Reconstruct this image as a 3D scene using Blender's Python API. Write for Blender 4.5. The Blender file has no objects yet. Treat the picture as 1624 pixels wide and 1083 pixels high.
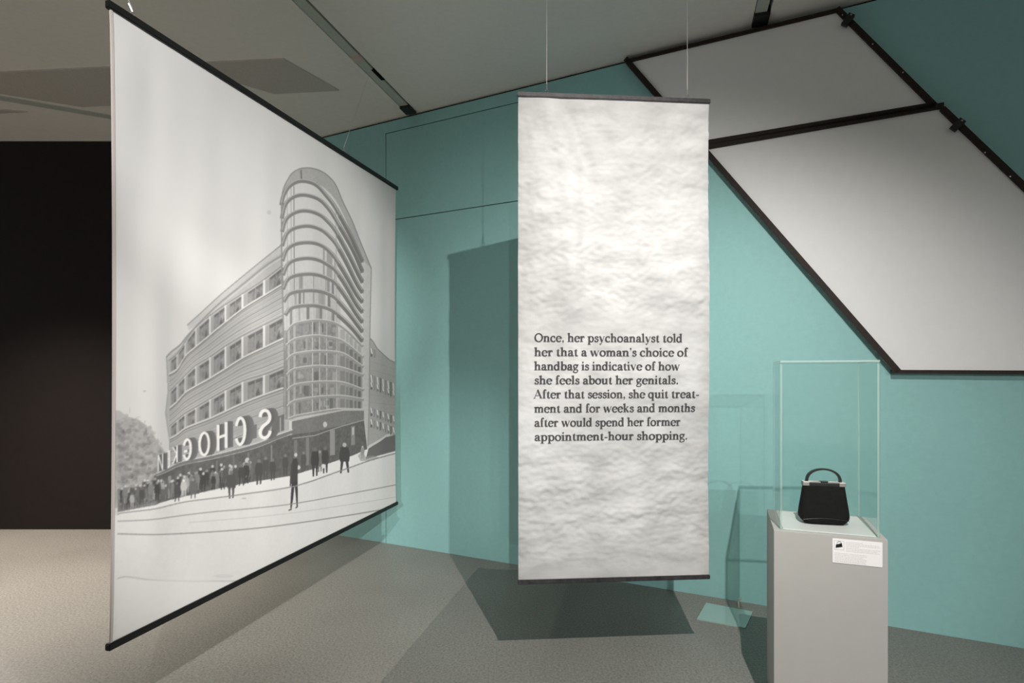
import bpy, bmesh, math, random
import numpy as np
from mathutils import Vector, Matrix, noise

# ------------------------------------------------------------------ camera, world, lights, exposure
scene = bpy.context.scene
COL = scene.collection
F = 891.0          # focal length in photo pixels
CX, HY = 812.0, 595.0   # principal column and horizon row of the photograph
EYE = 1.6
cam_d = bpy.data.cameras.new('camera')
cam_d.sensor_width = 36.0
cam_d.lens = F / 1624 * 36
cam_d.shift_y = (HY - 541.5) / 1624
cam_d.clip_start = 0.05
cam = bpy.data.objects.new('camera', cam_d)
cam.location = (0, 0, EYE)
cam.rotation_euler = (math.radians(90), 0, 0)
COL.objects.link(cam)
scene.camera = cam

world = bpy.data.worlds.new('world')
scene.world = world
world.use_nodes = True
world.node_tree.nodes['Background'].inputs[0].default_value = (1.0, 0.99, 0.96, 1)
world.node_tree.nodes['Background'].inputs[1].default_value = 0.36
scene.view_settings.view_transform = 'Standard'
scene.view_settings.look = 'None'
scene.view_settings.exposure = 0.38
scene.view_settings.gamma = 1.0
scene.view_settings.use_curve_mapping = False


def spot(name, loc, target, power, size_deg, blend, radius, color=(1, 1, 1)):
    d = bpy.data.lights.new(name, 'SPOT')
    d.energy = power
    d.spot_size = math.radians(size_deg)
    d.spot_blend = blend
    d.shadow_soft_size = radius
    d.color = color
    o = bpy.data.objects.new(name, d)
    o.location = loc
    o.rotation_euler = (Vector(target) - Vector(loc)).to_track_quat('-Z', 'Y').to_euler()
    COL.objects.link(o)
    return o


LA = (0.79, 0.46, 3.66)
spot('key_spot', LA, (0.28, 4.0, 0.30), 480, 95, 1.0, 0.012, (1.0, 0.955, 0.91))
spot('front_spot', (0.385, -7.5, 3.55), (0.80, 4.0, 1.75), 420, 18, 0.8, 0.04, (1.0, 1.0, 0.99))
spot('front_spot', (0.385, -7.2, 3.55), (-0.75, 5.15, 0.40), 1350, 12.5, 1.0, 0.04, (1.0, 1.0, 0.98))  # added unseen fill to brighten the lower left of the teal wall
spot('front_spot', (1.4, -8.0, 3.6), (1.85, 4.0, 1.10), 720, 20.5, 0.7, 0.04, (1.0, 1.0, 0.99))
for az, el, pw, sz in ((-18.5, -11.5, 800, 22), (-19.5, -27.0, 520, 23)):
    a_, e_ = math.radians(az), math.radians(el)
    spot('left_banner_spot', (0.17, -1.5, 3.6), (0.17 + math.sin(a_) * math.cos(e_), -1.5 + math.cos(a_) * math.cos(e_), 3.6 + math.sin(e_)),
         pw, sz, 0.7, 0.03, (1.0, 0.975, 0.95))
spot('side_spot', (-5.65, 5.2, 3.9), (-1.55, 3.0, 0.0), 520, 62, 1.0, 0.012, (1.0, 0.95, 0.87))
spot('low_side_spot', (-7.5, 4.0, 2.65), (0.2, 2.9, 0.0), 260, 36, 0.8, 0.012, (1.0, 0.97, 0.92))
spot('warm_spot', (-4.8, 4.0, 3.9), (-4.5, 4.4, 0.0), 1180, 84, 1.0, 0.06, (1.0, 0.89, 0.79))

# ------------------------------------------------------------------ helpers


def s2l(c):
    c = c / 255.0
    return c / 12.92 if c <= 0.04045 else ((c + 0.055) / 1.055) ** 2.4


def rgb(r, g, b):
    return (s2l(r), s2l(g), s2l(b), 1)


def mat(name, color, rough=0.6, spec=0.4, metal=0.0, grain=0.0, gscale=60.0, bump=0.0, bscale=200.0,
        patch=0.0, pscale=3.0):
    m = bpy.data.materials.new(name)
    m.use_nodes = True
    nt = m.node_tree
    b = nt.nodes['Principled BSDF']
    b.inputs['Roughness'].default_value = rough
    b.inputs['Specular IOR Level'].default_value = spec
    b.inputs['Metallic'].default_value = metal
    tc = nt.nodes.new('ShaderNodeTexCoord')
    base = nt.nodes.new('ShaderNodeRGB')
    base.outputs[0].default_value = color
    out = base.outputs[0]
    for amt, sc in ((grain, gscale), (patch, pscale)):
        if amt > 0:
            n = nt.nodes.new('ShaderNodeTexNoise')
            n.inputs['Scale'].default_value = sc
            n.inputs['Detail'].default_value = 3
            nt.links.new(tc.outputs['Object'], n.inputs['Vector'])
            mr = nt.nodes.new('ShaderNodeMapRange')
            mr.inputs['From Min'].default_value = 0.3
            mr.inputs['From Max'].default_value = 0.7
            mr.inputs['To Min'].default_value = 1 - amt
            mr.inputs['To Max'].default_value = 1 + amt
            nt.links.new(n.outputs['Fac'], mr.inputs['Value'])
            mul = nt.nodes.new('ShaderNodeVectorMath')
            mul.operation = 'SCALE'
            nt.links.new(out, mul.inputs[0])
            nt.links.new(mr.outputs[0], mul.inputs['Scale'])
            out = mul.outputs[0]
    nt.links.new(out, b.inputs['Base Color'])
    if bump > 0:
        n = nt.nodes.new('ShaderNodeTexNoise')
        n.inputs['Scale'].default_value = bscale
        n.inputs['Detail'].default_value = 4
        nt.links.new(tc.outputs['Object'], n.inputs['Vector'])
        bp = nt.nodes.new('ShaderNodeBump')
        bp.inputs['Strength'].default_value = bump
        bp.inputs['Distance'].default_value = 0.004
        nt.links.new(n.outputs['Fac'], bp.inputs['Height'])
        nt.links.new(bp.outputs[0], b.inputs['Normal'])
    return m


M = {}
M['teal'] = mat('teal_paint', (0.255, 0.480, 0.468, 1), 0.55, 0.3, grain=0.03, gscale=30, bump=0.08, bscale=260, patch=0.02, pscale=1.2)
M['dark_wall'] = mat('black_brown_paint', (0.012, 0.0085, 0.008, 1), 0.6, 0.2, grain=0.05, gscale=14, bump=0.1)
M['gap'] = mat('gap_black', (0.006, 0.008, 0.008, 1), 0.9, 0.1)
M['ceiling'] = mat('ceiling_paint', (0.84, 0.805, 0.76, 1), 0.9, 0.1, grain=0.02, gscale=25, bump=0.05)
M['ceiling_dark'] = mat('ceiling_panel_grey', (0.55, 0.515, 0.475, 1), 0.9, 0.1, grain=0.08, gscale=130)
M['rail'] = mat('track_grey_green', (0.50, 0.53, 0.48, 1), 0.5, 0.4, grain=0.05)
M['rail_dark'] = mat('track_recess', (0.10, 0.10, 0.085, 1), 0.7, 0.2)
M['cream'] = mat('cream_plastic', (0.55, 0.47, 0.41, 1), 0.5)
M['white_board'] = mat('white_board', (0.72, 0.72, 0.71, 1), 0.6, 0.3, grain=0.012, gscale=20)
M['brown'] = mat('dark_brown_profile', (0.018, 0.012, 0.009, 1), 0.55, 0.2, grain=0.3, gscale=90, bump=0.2)
M['black'] = mat('black_plastic', (0.008, 0.008, 0.008, 1), 0.45, 0.4)
M['steel'] = mat('steel', (0.55, 0.54, 0.52, 1), 0.3, 0.5, metal=1.0)
M['wire'] = mat('thin_steel_wire', (0.62, 0.61, 0.58, 1), 0.6, 0.3)
M['barwood'] = mat('charcoal_bar', (0.028, 0.026, 0.028, 1), 0.5, 0.4, grain=0.5, gscale=40, bump=0.2, bscale=120)
M['pedestal'] = mat('pedestal_grey_paint', (0.40, 0.395, 0.375, 1), 0.5, 0.35, grain=0.015, gscale=12, bump=0.06)
M['leather'] = mat('black_suede_leather', (0.007, 0.0065, 0.0065, 1), 0.85, 0.12, grain=0.3, gscale=60, bump=0.3, bscale=500)
M['strap'] = mat('black_smooth_leather', (0.012, 0.011, 0.012, 1), 0.35, 0.5, bump=0.1)
M['silver'] = mat('silver_metal', (0.50, 0.46, 0.43, 1), 0.4, 0.5, metal=1.0, bump=0.05)
M['card'] = mat('white_card', (0.80, 0.79, 0.78, 1), 0.6, 0.3)
M['card_grey'] = mat('card_grey_print', (0.50, 0.49, 0.48, 1), 0.6, 0.3)
M['card_mid'] = mat('card_mid_print', (0.62, 0.61, 0.60, 1), 0.6, 0.3)
M['ink'] = mat('dark_grey_ink', (0.055, 0.053, 0.052, 1), 0.7, 0.2, grain=0.15, gscale=40)


def plate_mat():
    m = mat('glass_plate_painted_reflection', (0.31, 0.46, 0.42, 1), 0.08, 1.0)  # teal wall's reflection in the clear glass, painted into the base colour
    m.node_tree.nodes['Principled BSDF'].inputs['IOR'].default_value = 2.0
    return m


M['plate'] = plate_mat()


def floor_mat():
    m = bpy.data.materials.new('speckled_grey_floor')
    m.use_nodes = True
    nt = m.node_tree
    b = nt.nodes['Principled BSDF']
    tc = nt.nodes.new('ShaderNodeTexCoord')
    n1 = nt.nodes.new('ShaderNodeTexNoise')
    n1.inputs['Scale'].default_value = 75
    n1.inputs['Detail'].default_value = 5
    n1.inputs['Roughness'].default_value = 0.75
    r1 = nt.nodes.new('ShaderNodeValToRGB')
    r1.color_ramp.elements[0].position = 0.36
    r1.color_ramp.elements[0].color = (0.130, 0.126, 0.114, 1)
    r1.color_ramp.elements[1].position = 0.64
    r1.color_ramp.elements[1].color = (0.278, 0.266, 0.238, 1)
    n2 = nt.nodes.new('ShaderNodeTexNoise')
    n2.inputs['Scale'].default_value = 1.1
    n2.inputs['Detail'].default_value = 4
    mr = nt.nodes.new('ShaderNodeMapRange')
    mr.inputs['From Min'].default_value = 0.3
    mr.inputs['From Max'].default_value = 0.7
    mr.inputs['To Min'].default_value = 0.92
    mr.inputs['To Max'].default_value = 1.08
    mul = nt.nodes.new('ShaderNodeVectorMath')
    mul.operation = 'SCALE'
    L = nt.links.new
    L(tc.outputs['Object'], n1.inputs['Vector'])
    L(tc.outputs['Object'], n2.inputs['Vector'])
    L(n1.outputs['Fac'], r1.inputs[0])
    L(n2.outputs['Fac'], mr.inputs['Value'])
    L(r1.outputs[0], mul.inputs[0])
    L(mr.outputs[0], mul.inputs['Scale'])
    L(mul.outputs[0], b.inputs['Base Color'])
    b.inputs['Roughness'].default_value = 0.42
    b.inputs['Specular IOR Level'].default_value = 0.45
    bp = nt.nodes.new('ShaderNodeBump')
    bp.inputs['Strength'].default_value = 0.12
    bp.inputs['Distance'].default_value = 0.002
    L(n1.outputs['Fac'], bp.inputs['Height'])
    L(bp.outputs[0], b.inputs['Normal'])
    return m


M['floor'] = floor_mat()


def glass_mat(name, tint, gloss_boost=1.0):
    """clear pane: tinted transparency plus a fresnel reflection"""
    m = bpy.data.materials.new(name)
    m.use_nodes = True
    nt = m.node_tree
    nt.nodes.remove(nt.nodes['Principled BSDF'])
    out = nt.nodes['Material Output']
    tr = nt.nodes.new('ShaderNodeBsdfTransparent')
    tr.inputs[0].default_value = tint
    gl = nt.nodes.new('ShaderNodeBsdfGlossy')
    gl.inputs['Roughness'].default_value = 0.02
    fr = nt.nodes.new('ShaderNodeFresnel')
    fr.inputs['IOR'].default_value = 1.5
    mx = nt.nodes.new('ShaderNodeMixShader')
    ge = nt.nodes.new('ShaderNodeNewGeometry')
    sb = nt.nodes.new('ShaderNodeMath')
    sb.operation = 'SUBTRACT'
    sb.inputs[0].default_value = 1.0
    nt.links.new(ge.outputs['Backfacing'], sb.inputs[1])
    mu = nt.nodes.new('ShaderNodeMath')
    mu.operation = 'MULTIPLY'
    nt.links.new(fr.outputs[0], mu.inputs[0])
    nt.links.new(sb.outputs[0], mu.inputs[1])
    nt.links.new(mu.outputs[0], mx.inputs[0])
    nt.links.new(tr.outputs[0], mx.inputs[1])
    nt.links.new(gl.outputs[0], mx.inputs[2])
    nt.links.new(mx.outputs[0], out.inputs['Surface'])
    return m


def edge_mat(name, color, opacity):
    """ground green edge of a glass pane"""
    m = bpy.data.materials.new(name)
    m.use_nodes = True
    nt = m.node_tree
    nt.nodes.remove(nt.nodes['Principled BSDF'])
    out = nt.nodes['Material Output']
    df = nt.nodes.new('ShaderNodeBsdfDiffuse')
    df.inputs[0].default_value = color
    tl = nt.nodes.new('ShaderNodeBsdfTranslucent')
    tl.inputs[0].default_value = color
    m1 = nt.nodes.new('ShaderNodeMixShader')
    m1.inputs[0].default_value = 0.4
    tr = nt.nodes.new('ShaderNodeBsdfTransparent')
    tr.inputs[0].default_value = (0.80, 0.95, 0.90, 1)
    m2 = nt.nodes.new('ShaderNodeMixShader')
    m2.inputs[0].default_value = opacity
    nt.links.new(df.outputs[0], m1.inputs[1])
    nt.links.new(tl.outputs[0], m1.inputs[2])
    nt.links.new(tr.outputs[0], m2.inputs[1])
    nt.links.new(m1.outputs[0], m2.inputs[2])
    nt.links.new(m2.outputs[0], out.inputs['Surface'])
    return m


M['glass'] = glass_mat('clear_glass', (0.975, 0.992, 0.988, 1))
M['glass_edge'] = edge_mat('green_glass_edge', (0.66, 0.76, 0.71, 1), 0.55)


def cloth_mat(name, attr, translucent=0.15, bump=0.1, bscale=350):
    m = bpy.data.materials.new(name)
    m.use_nodes = True
    nt = m.node_tree
    nt.nodes.remove(nt.nodes['Principled BSDF'])
    out = nt.nodes['Material Output']
    at = nt.nodes.new('ShaderNodeAttribute')
    at.attribute_name = attr
    tc = nt.nodes.new('ShaderNodeTexCoord')
    n = nt.nodes.new('ShaderNodeTexNoise')
    n.inputs['Scale'].default_value = bscale
    n.inputs['Detail'].default_value = 2
    nt.links.new(tc.outputs['Object'], n.inputs['Vector'])
    bp = nt.nodes.new('ShaderNodeBump')
    bp.inputs['Strength'].default_value = bump
    bp.inputs['Distance'].default_value = 0.002
    nt.links.new(n.outputs['Fac'], bp.inputs['Height'])
    df = nt.nodes.new('ShaderNodeBsdfDiffuse')
    tl = nt.nodes.new('ShaderNodeBsdfTranslucent')
    mx = nt.nodes.new('ShaderNodeMixShader')
    mx.inputs[0].default_value = translucent
    for s in (df, tl):
        nt.links.new(at.outputs['Color'], s.inputs[0])
    nt.links.new(bp.outputs[0], df.inputs['Normal'])
    nt.links.new(df.outputs[0], mx.inputs[1])
    nt.links.new(tl.outputs[0], mx.inputs[2])
    nt.links.new(mx.outputs[0], out.inputs['Surface'])
    return m


def link(name, me, material=None, parent=None, kind=None):
    o = bpy.data.objects.new(name, me)
    COL.objects.link(o)
    if material is not None and me is not None:
        if isinstance(material, (list, tuple)):
            for mm in material:
                me.materials.append(mm)
        else:
            me.materials.append(material)
    if parent is not None:
        o.parent = parent
    if kind:
        o['kind'] = kind
    return o


def thing(name, label, cat, loc=(0, 0, 0), rz=0.0, group=None):
    o = bpy.data.objects.new(name, None)
    o.empty_display_size = 0.1
    COL.objects.link(o)
    o.location = loc
    o.rotation_euler = (0, 0, rz)
    o['label'] = label
    o['category'] = cat
    if group:
        o['group'] = group
    return o


def bm_obj(name, bm, material, parent=None, kind=None, smooth=False):
    bmesh.ops.recalc_face_normals(bm, faces=bm.faces)
    me = bpy.data.meshes.new(name)
    bm.to_mesh(me)
    bm.free()
    if smooth:
        for p in me.polygons:
            p.use_smooth = True
    return link(name, me, material, parent, kind)


def add_hull(bm, a, b):
    """box between two matching quads a and b (4 points each)"""
    va = [bm.verts.new(p) for p in a]
    vb = [bm.verts.new(p) for p in b]
    bm.faces.new(va)
    bm.faces.new(vb[::-1])
    for i in range(4):
        j = (i + 1) % 4
        bm.faces.new((va[i], vb[i], vb[j], va[j]))


def add_box(bm, lo, hi, mtx=None):
    x0, y0, z0 = lo
    x1, y1, z1 = hi
    a = [Vector(p) for p in ((x0, y0, z0), (x1, y0, z0), (x1, y1, z0), (x0, y1, z0))]
    b = [Vector(p) for p in ((x0, y0, z1), (x1, y0, z1), (x1, y1, z1), (x0, y1, z1))]
    if mtx is not None:
        a = [mtx @ p for p in a]
        b = [mtx @ p for p in b]
    add_hull(bm, a, b)


def box_obj(name, lo, hi, material, parent=None, mtx=None, bevel=0.0, kind=None):
    bm = bmesh.new()
    add_box(bm, lo, hi, mtx)
    if bevel > 0:
        bmesh.ops.bevel(bm, geom=bm.edges[:], offset=bevel, segments=2, affect='EDGES', profile=0.7)
    return bm_obj(name, bm, material, parent, kind)


def add_prism(bm, pts, off):
    """pts: 3D polygon, off: extrusion vector"""
    va = [bm.verts.new(p) for p in pts]
    vb = [bm.verts.new(Vector(p) + off) for p in pts]
    bm.faces.new(va)
    bm.faces.new(vb[::-1])
    n = len(pts)
    for i in range(n):
        j = (i + 1) % n
        bm.faces.new((va[i], vb[i], vb[j], va[j]))


def add_tube(bm, pts, r, seg=8):
    pts = [Vector(p) for p in pts]
    rings = []
    for i, p in enumerate(pts):
        d = (pts[min(i + 1, len(pts) - 1)] - pts[max(i - 1, 0)]).normalized()
        up = Vector((0, 0, 1)) if abs(d.z) < 0.9 else Vector((1, 0, 0))
        a = d.cross(up).normalized()
        b = d.cross(a).normalized()
        rings.append([bm.verts.new(p + a * r * math.cos(t) + b * r * math.sin(t))
                      for t in [2 * math.pi * k / seg for k in range(seg)]])
    for i in range(len(rings) - 1):
        for k in range(seg):
            l = (k + 1) % seg
            bm.faces.new((rings[i][k], rings[i][l], rings[i + 1][l], rings[i + 1][k]))
    bm.faces.new(rings[0][::-1])
    bm.faces.new(rings[-1])


def loft(bm, rings):
    vr = [[bm.verts.new(p) for p in r] for r in rings]
    n = len(vr[0])
    for i in range(len(vr) - 1):
        for k in range(n):
            l = (k + 1) % n
            bm.faces.new((vr[i][k], vr[i][l], vr[i + 1][l], vr[i + 1][k]))
    bm.faces.new(vr[0][::-1])
    bm.faces.new(vr[-1])


# ------------------------------------------------------------------ the room
CEIL = 4.03
# teal wall: line y = 4.766 - 0.492 x, local frame (t along, n towards the room, h up)
WO = Vector((-2.16, 5.829, 0))
WD = Vector((1, -0.492, 0)).normalized()
WN = Vector((-0.492, -1, 0)).normalized()


def wall_pt(t, h, n=0.0):
    return WO + WD * t + WN * n + Vector((0, 0, h))


def wall_from_view(px, py, n=0.0):
    """point of the wall seen from the eye in the direction of photo column/row, as (t, h)"""
    r = (px - CX) / F
    p0 = WO + WN * n
    # p0 + WD*t = (r*y, y)
    t = (r * p0.y - p0.x) / (WD.x - r * WD.y)
    y = p0.y + WD.y * t
    return t, EYE + (HY - py) * y / F


def wall_box(bm, t0, t1, h0, h1, n0, n1):
    a = [wall_pt(t0, h0, n0), wall_pt(t1, h0, n0), wall_pt(t1, h1, n0), wall_pt(t0, h1, n0)]
    b = [wall_pt(t0, h0, n1), wall_pt(t1, h0, n1), wall_pt(t1, h1, n1), wall_pt(t0, h1, n1)]
    add_hull(bm, a, b)


# floor
bm = bmesh.new()
add_box(bm, (-11, -9, -0.1), (9, 8, 0))
bm_obj('floor', bm, M['floor'], kind='structure')

# teal wall: dark backing and boards with open joints
bm = bmesh.new()
wall_box(bm, 0, 10.5, 0, CEIL, -0.2, -0.02)
wall_back = bm_obj('wall_back', bm, M['gap'], kind='structure')
t1 = wall_from_view(612, 300)[0]
t2 = wall_from_view(880, 300)[0]
HS1, HS2 = 3.903, 3.072
g = 0.004
for (a, b, c, d) in ((0.0, t1 - g, 0, CEIL - 0.02), (t1 + g, t2 - g, 0, HS2 - g), (t1 + g, t2 - g, HS2 + g, HS1 - g),
                     (t1 - g, t2 + g, HS1 + g, CEIL - 0.02), (t2 + g, 10.5, 0, CEIL - 0.02)):
    bm = bmesh.new()
    wall_box(bm, a, b, c, d, -0.02, 0)
    bm_obj('wall_board', bm, M['teal'], wall_back)

# dark wall at the left
DW = 5.83
bm = bmesh.new()
add_box(bm, (-11, DW, 0), (-2.161, DW + 0.15, CEIL - 0.006))
bm_obj('wall_left', bm, M['dark_wall'], kind='structure')

# ceiling: slabs between two recessed lamp tracks (building axis slightly turned)
AX = Vector((0.285, 1, 0)).normalized()
AY = Vector((AX.y, -AX.x, 0))       # to the right
TR1 = Vector((-0.93, 5.2, 0)).dot(AY)
TR2 = Vector((1.71, 3.88, 0)).dot(AY)
CW = 0.052


def ceil_mtx():
    m = Matrix.Identity(4)
    m.col[0][:3] = AY
    m.col[1][:3] = AX
    return m


CM = ceil_mtx()
bm = bmesh.new()
for (a, b) in ((-13.5, TR1 - CW), (TR1 + CW, TR2 - CW), (TR2 + CW, 9.5)):
    add_box(bm, (a, -9.5, CEIL), (b, 9.5, CEIL + 0.06), CM)
add_box(bm, (-13.5, -9.5, CEIL + 0.06), (9.5, 9.5, CEIL + 0.12), CM)
ceiling = bm_obj('ceiling', bm, M['ceiling'], kind='structure')


def wall_hit(sx):
    """distance along the track where it meets the wall"""
    # point = AY*sx + AX*s ; y = 4.766-0.492x
    s = (4.766 - 0.492 * AY.x * sx - AY.y * sx) / (AX.y + 0.492 * AX.x)
    return s


for k, sx in enumerate((TR1, TR2)):
    s_end = wall_hit(sx)
    tr = thing('lamp_track', ('long recessed grey green ceiling lamp track with pale connector, above the photo banner' if k == 0 else
                              'short visible end of recessed lamp track above the white angled wall panel'),
               'lamp track', (0, 0, 0))
    box_obj('track_rail', (sx - 0.046, -6, CEIL + 0.003), (sx + 0.030, s_end - 0.16, CEIL + 0.05), M['rail'], tr, CM)
    box_obj('side_groove', (sx + 0.030, -6, CEIL + 0.045), (sx + 0.050, s_end - 0.16, CEIL + 0.058), M['rail_dark'], tr, CM)
    box_obj('end_cap', (sx - 0.05, s_end - 0.16, CEIL - 0.02), (sx + 0.05, s_end - 0.03, CEIL + 0.055), M['black'], tr, CM)
    if k == 0:
        c = Vector((-1.205, 4.33, 0)).dot(AX)
        box_obj('connector', (sx - 0.045, c - 0.045, CEIL - 0.012), (sx + 0.045, c + 0.03, CEIL + 0.02), M['cream'], tr, CM, 0.004)
        box_obj('cable_slot', (sx + 0.018, c + 0.16, CEIL - 0.004), (sx + 0.05, c + 0.32, CEIL + 0.015), M['gap'], tr, CM)


def ceil_pt(px, py):
    y = (CEIL - EYE) * F / (HY - py)
    return Vector(((px - CX) / F * y, y, CEIL))


def ceil_panel(pts, name='ceiling_board'):
    bm = bmesh.new()
    add_prism(bm, pts, Vector((0, 0, -0.012)))
    bm_obj(name, bm, M['ceiling_dark'], ceiling)


ceil_panel([(-1.749, 4.304, CEIL), (-1.47, 4.779, CEIL), (-2.045, 4.833, CEIL), (-2.64, 4.375, CEIL)])
ceil_panel([(-2.95, 4.40, CEIL), (-2.70, 4.95, CEIL), (-3.88, 5.07, CEIL), (-4.97, 4.566, CEIL)])
ceil_panel([(-4.45, 5.165, CEIL), (-5.3, 4.98, CEIL), (-5.3, 5.25, CEIL)])
bm = bmesh.new()
a, b = Vector((-5.3, 4.50, 0)), Vector((-2.9, 5.72, 0))
d = (b - a).normalized()
nn = Vector((-d.y, d.x, 0)) * 0.045
add_prism(bm, [a - nn + Vector((0, 0, CEIL)), b - nn + Vector((0, 0, CEIL)), b + nn + Vector((0, 0, CEIL)), a + nn + Vector((0, 0, CEIL))],
          Vector((0, 0, -0.008)))
bm_obj('conduit_strip', bm, M['rail'], ceiling)

# ------------------------------------------------------------------ white angled panels on the teal wall
PN = 0.045


def PW(px, py, n=PN):
    t, h = wall_from_view(px, py, n)
    return t, min(h, CEIL - 0.012)


def board(pts2, parent, name='board'):
    bm = bmesh.new()
    add_prism(bm, [wall_pt(t, h, 0.002) for t, h in pts2], WN * (PN - 0.002))
    bm_obj(name, bm, M['white_board'], parent)


def strip(p, q, w, parent, inner_sign=1, name='frame_strip', mtl='brown', n0=0.002, n1=PN + 0.018, ext=0.0):
    """profile running from p to q on the wall, its width to the left (+) or right (-) of the run"""
    P, Q = Vector(p), Vector(q)
    d = (Q - P).normalized()
    P = P - d * ext
    Q = Q + d * ext
    nrm = Vector((-d.y, d.x)) * w * inner_sign
    pts = [P, Q, Q + nrm, P + nrm]
    bm = bmesh.new()
    add_prism(bm, [wall_pt(v.x, min(v.y, CEIL - 0.003), n0) for v in pts], WN * (n1 - n0))
    return bm_obj(name, bm, M[mtl], parent)


A1, A2, A3 = PW(990, 97), PW(1333, 14), PW(1483, 163)
B1, B2, B3, B4 = PW(1500, 172), PW(1700, 362), PW(1700, 594), PW(1420, 592)
# joint between the two panels meets the long left edge behind the hanging banner
e0, e1 = Vector(A1), Vector(B4)


def isect(p, q, r, s):
    p, q, r, s = map(Vector, (p, q, r, s))
    d1, d2 = q - p, s - r
    den = d1.x * d2.y - d1.y * d2.x
    u = ((r.x - p.x) * d2.y - (r.y - p.y) * d2.x) / den
    return tuple(p + d1 * u)


LE0, LE1 = PW(1045, 155), PW(1130, 258)
J1a, J1b = PW(1130, 222), PW(1483, 163)
J2a, J2b = PW(1130, 236), PW(1500, 172)
C1 = isect(A1, PW(1415, 588), J1a, J1b)
C2 = isect(A1, PW(1415, 588), J2a, J2b)
up = thing('wall_panel', 'upper white trapezoid board with dark frame on teal wall, touching the ceiling', 'wall panel', wall_pt(A1[0], 0))
lo = thing('wall_panel', 'large lower white angled board with dark frame on teal wall above the display case', 'wall panel', wall_pt(A1[0], 0))
for p in (up, lo):
    p.location = (0, 0, 0)
board([A1, C1, A3, A2], up)
board([C2, B4, B3, B2, B1], lo)
strip(A1, C1, 0.035, up)
strip(C1, A3, 0.034, up, -1)
strip(A2, A3, 0.033, up, -1, ext=0.012)
strip(A1, A2, 0.022, up, -1, ext=-0.02)
strip(C2, B4, 0.035, lo)
strip(C2, B1, 0.034, lo, 1, ext=-0.012)
strip(B4, B3, 0.022, lo, 1, ext=0.02)
strip(B1, B2, 0.033, lo, -1, ext=0.012)
strip(B3, B2, 0.033, lo, -1)
for par, (ax, ay, bx, by) in ((up, (1345, 27, 1334, 42)), (lo, (1519, 192, 1505, 205))):
    p, q = Vector(PW(ax, ay)), Vector(PW(bx, by))
    strip(p, q, 0.04, par, 1, 'mounting_clip', 'black', PN + 0.019, PN + 0.045, 0.005)
    d = (q - p).normalized()
    bm = bmesh.new()
    c = p + Vector((-d.y, d.x)) * 0.02 + d * 0.006
    add_tube(bm, [wall_pt(c.x, c.y, PN + 0.045), wall_pt(c.x, c.y, PN + 0.052)], 0.005, 10)
    bm_obj('clip_screw', bm, M['steel'], par)
# screws along the frame
for par, lst in ((up, ((1336, 23), (1384, 69), (1432, 114))), (lo, ((1562, 241), (1602, 279)))):
    for (x, y) in lst:
        t, h = PW(x, y, PN + 0.018)
        bm = bmesh.new()
        add_tube(bm, [wall_pt(t, h - 0.004, PN + 0.018), wall_pt(t, h - 0.004, PN + 0.021)], 0.004, 8)
        bm_obj('frame_screw', bm, M['steel'], par)

# ------------------------------------------------------------------ raster canvas for the printed photograph


class Canvas:
    def __init__(self, w, h, bg):
        self.w, self.h = w, h
        self.a = np.full((h, w), float(bg), dtype=np.float32)

    def poly(self, pts, val, alpha=1.0, tex=None):
        p = np.array(pts, dtype=np.float64)
        x0, y0 = np.floor(p.min(0)).astype(int)
        x1, y1 = np.ceil(p.max(0)).astype(int) + 1
        x0, y0, x1, y1 = max(x0, 0), max(y0, 0), min(x1, self.w), min(y1, self.h)
        if x1 <= x0 or y1 <= y0:
            return
        X, Y = np.meshgrid(np.arange(x0, x1) + 0.5, np.arange(y0, y1) + 0.5)
        inside = np.zeros(X.shape, bool)
        n = len(p)
        for i in range(n):
            xa, ya = p[i]
            xb, yb = p[(i + 1) % n]
            if ya == yb:
                continue
            c = ((ya > Y) != (yb > Y)) & (X < (xb - xa) * (Y - ya) / (yb - ya) + xa)
            inside ^= c
        sub = self.a[y0:y1, x0:x1]
        v = val
        if tex is not None:
            v = val + tex[y0:y1, x0:x1]
            sub[inside] = sub[inside] * (1 - alpha) + v[inside] * alpha
        else:
            sub[inside] = sub[inside] * (1 - alpha) + v * alpha


def fractal(w, h, seed, cells, octs=4):
    rs = np.random.RandomState(seed)
    out = np.zeros((h, w), np.float32)
    amp, tot = 1.0, 0
    cx, cy = cells
    for _ in range(octs):
        gx, gy = int(cx) + 2, int(cy) + 2
        gdd = rs.rand(gy, gx).astype(np.float32)
        xs = np.linspace(0, gx - 1.001, w)
        ys = np.linspace(0, gy - 1.001, h)
        xi, yi = xs.astype(int), ys.astype(int)
        fx = (xs - xi)
        fy = (ys - yi)
        fx = fx * fx * (3 - 2 * fx)
        fy = fy * fy * (3 - 2 * fy)
        a = gdd[np.ix_(yi, xi)]
        b = gdd[np.ix_(yi, xi + 1)]
        c = gdd[np.ix_(yi + 1, xi)]
        d = gdd[np.ix_(yi + 1, xi + 1)]
        fx = fx[None, :]
        fy = fy[:, None]
        out += amp * ((a * (1 - fx) + b * fx) * (1 - fy) + (c * (1 - fx) + d * fx) * fy)
        tot += amp
        amp *= 0.5
        cx *= 2
        cy *= 2
    return out / tot


# big banner geometry: vertical cloth from near left edge to far right edge
BN0 = Vector((-1.578, 2.217, 0))
BN1 = Vector((-0.975, 4.722, 0))
BH_T0, BH_T1 = EYE + (HY - 14) * 2.217 / F, EYE + (HY - 299.5) * 4.722 / F
BH_B0, BH_B1 = EYE + (HY - 1020) * 2.217 / F, EYE + (HY - 797) * 4.722 / F
NU, NV = 620, 900
SS = 2


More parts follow.
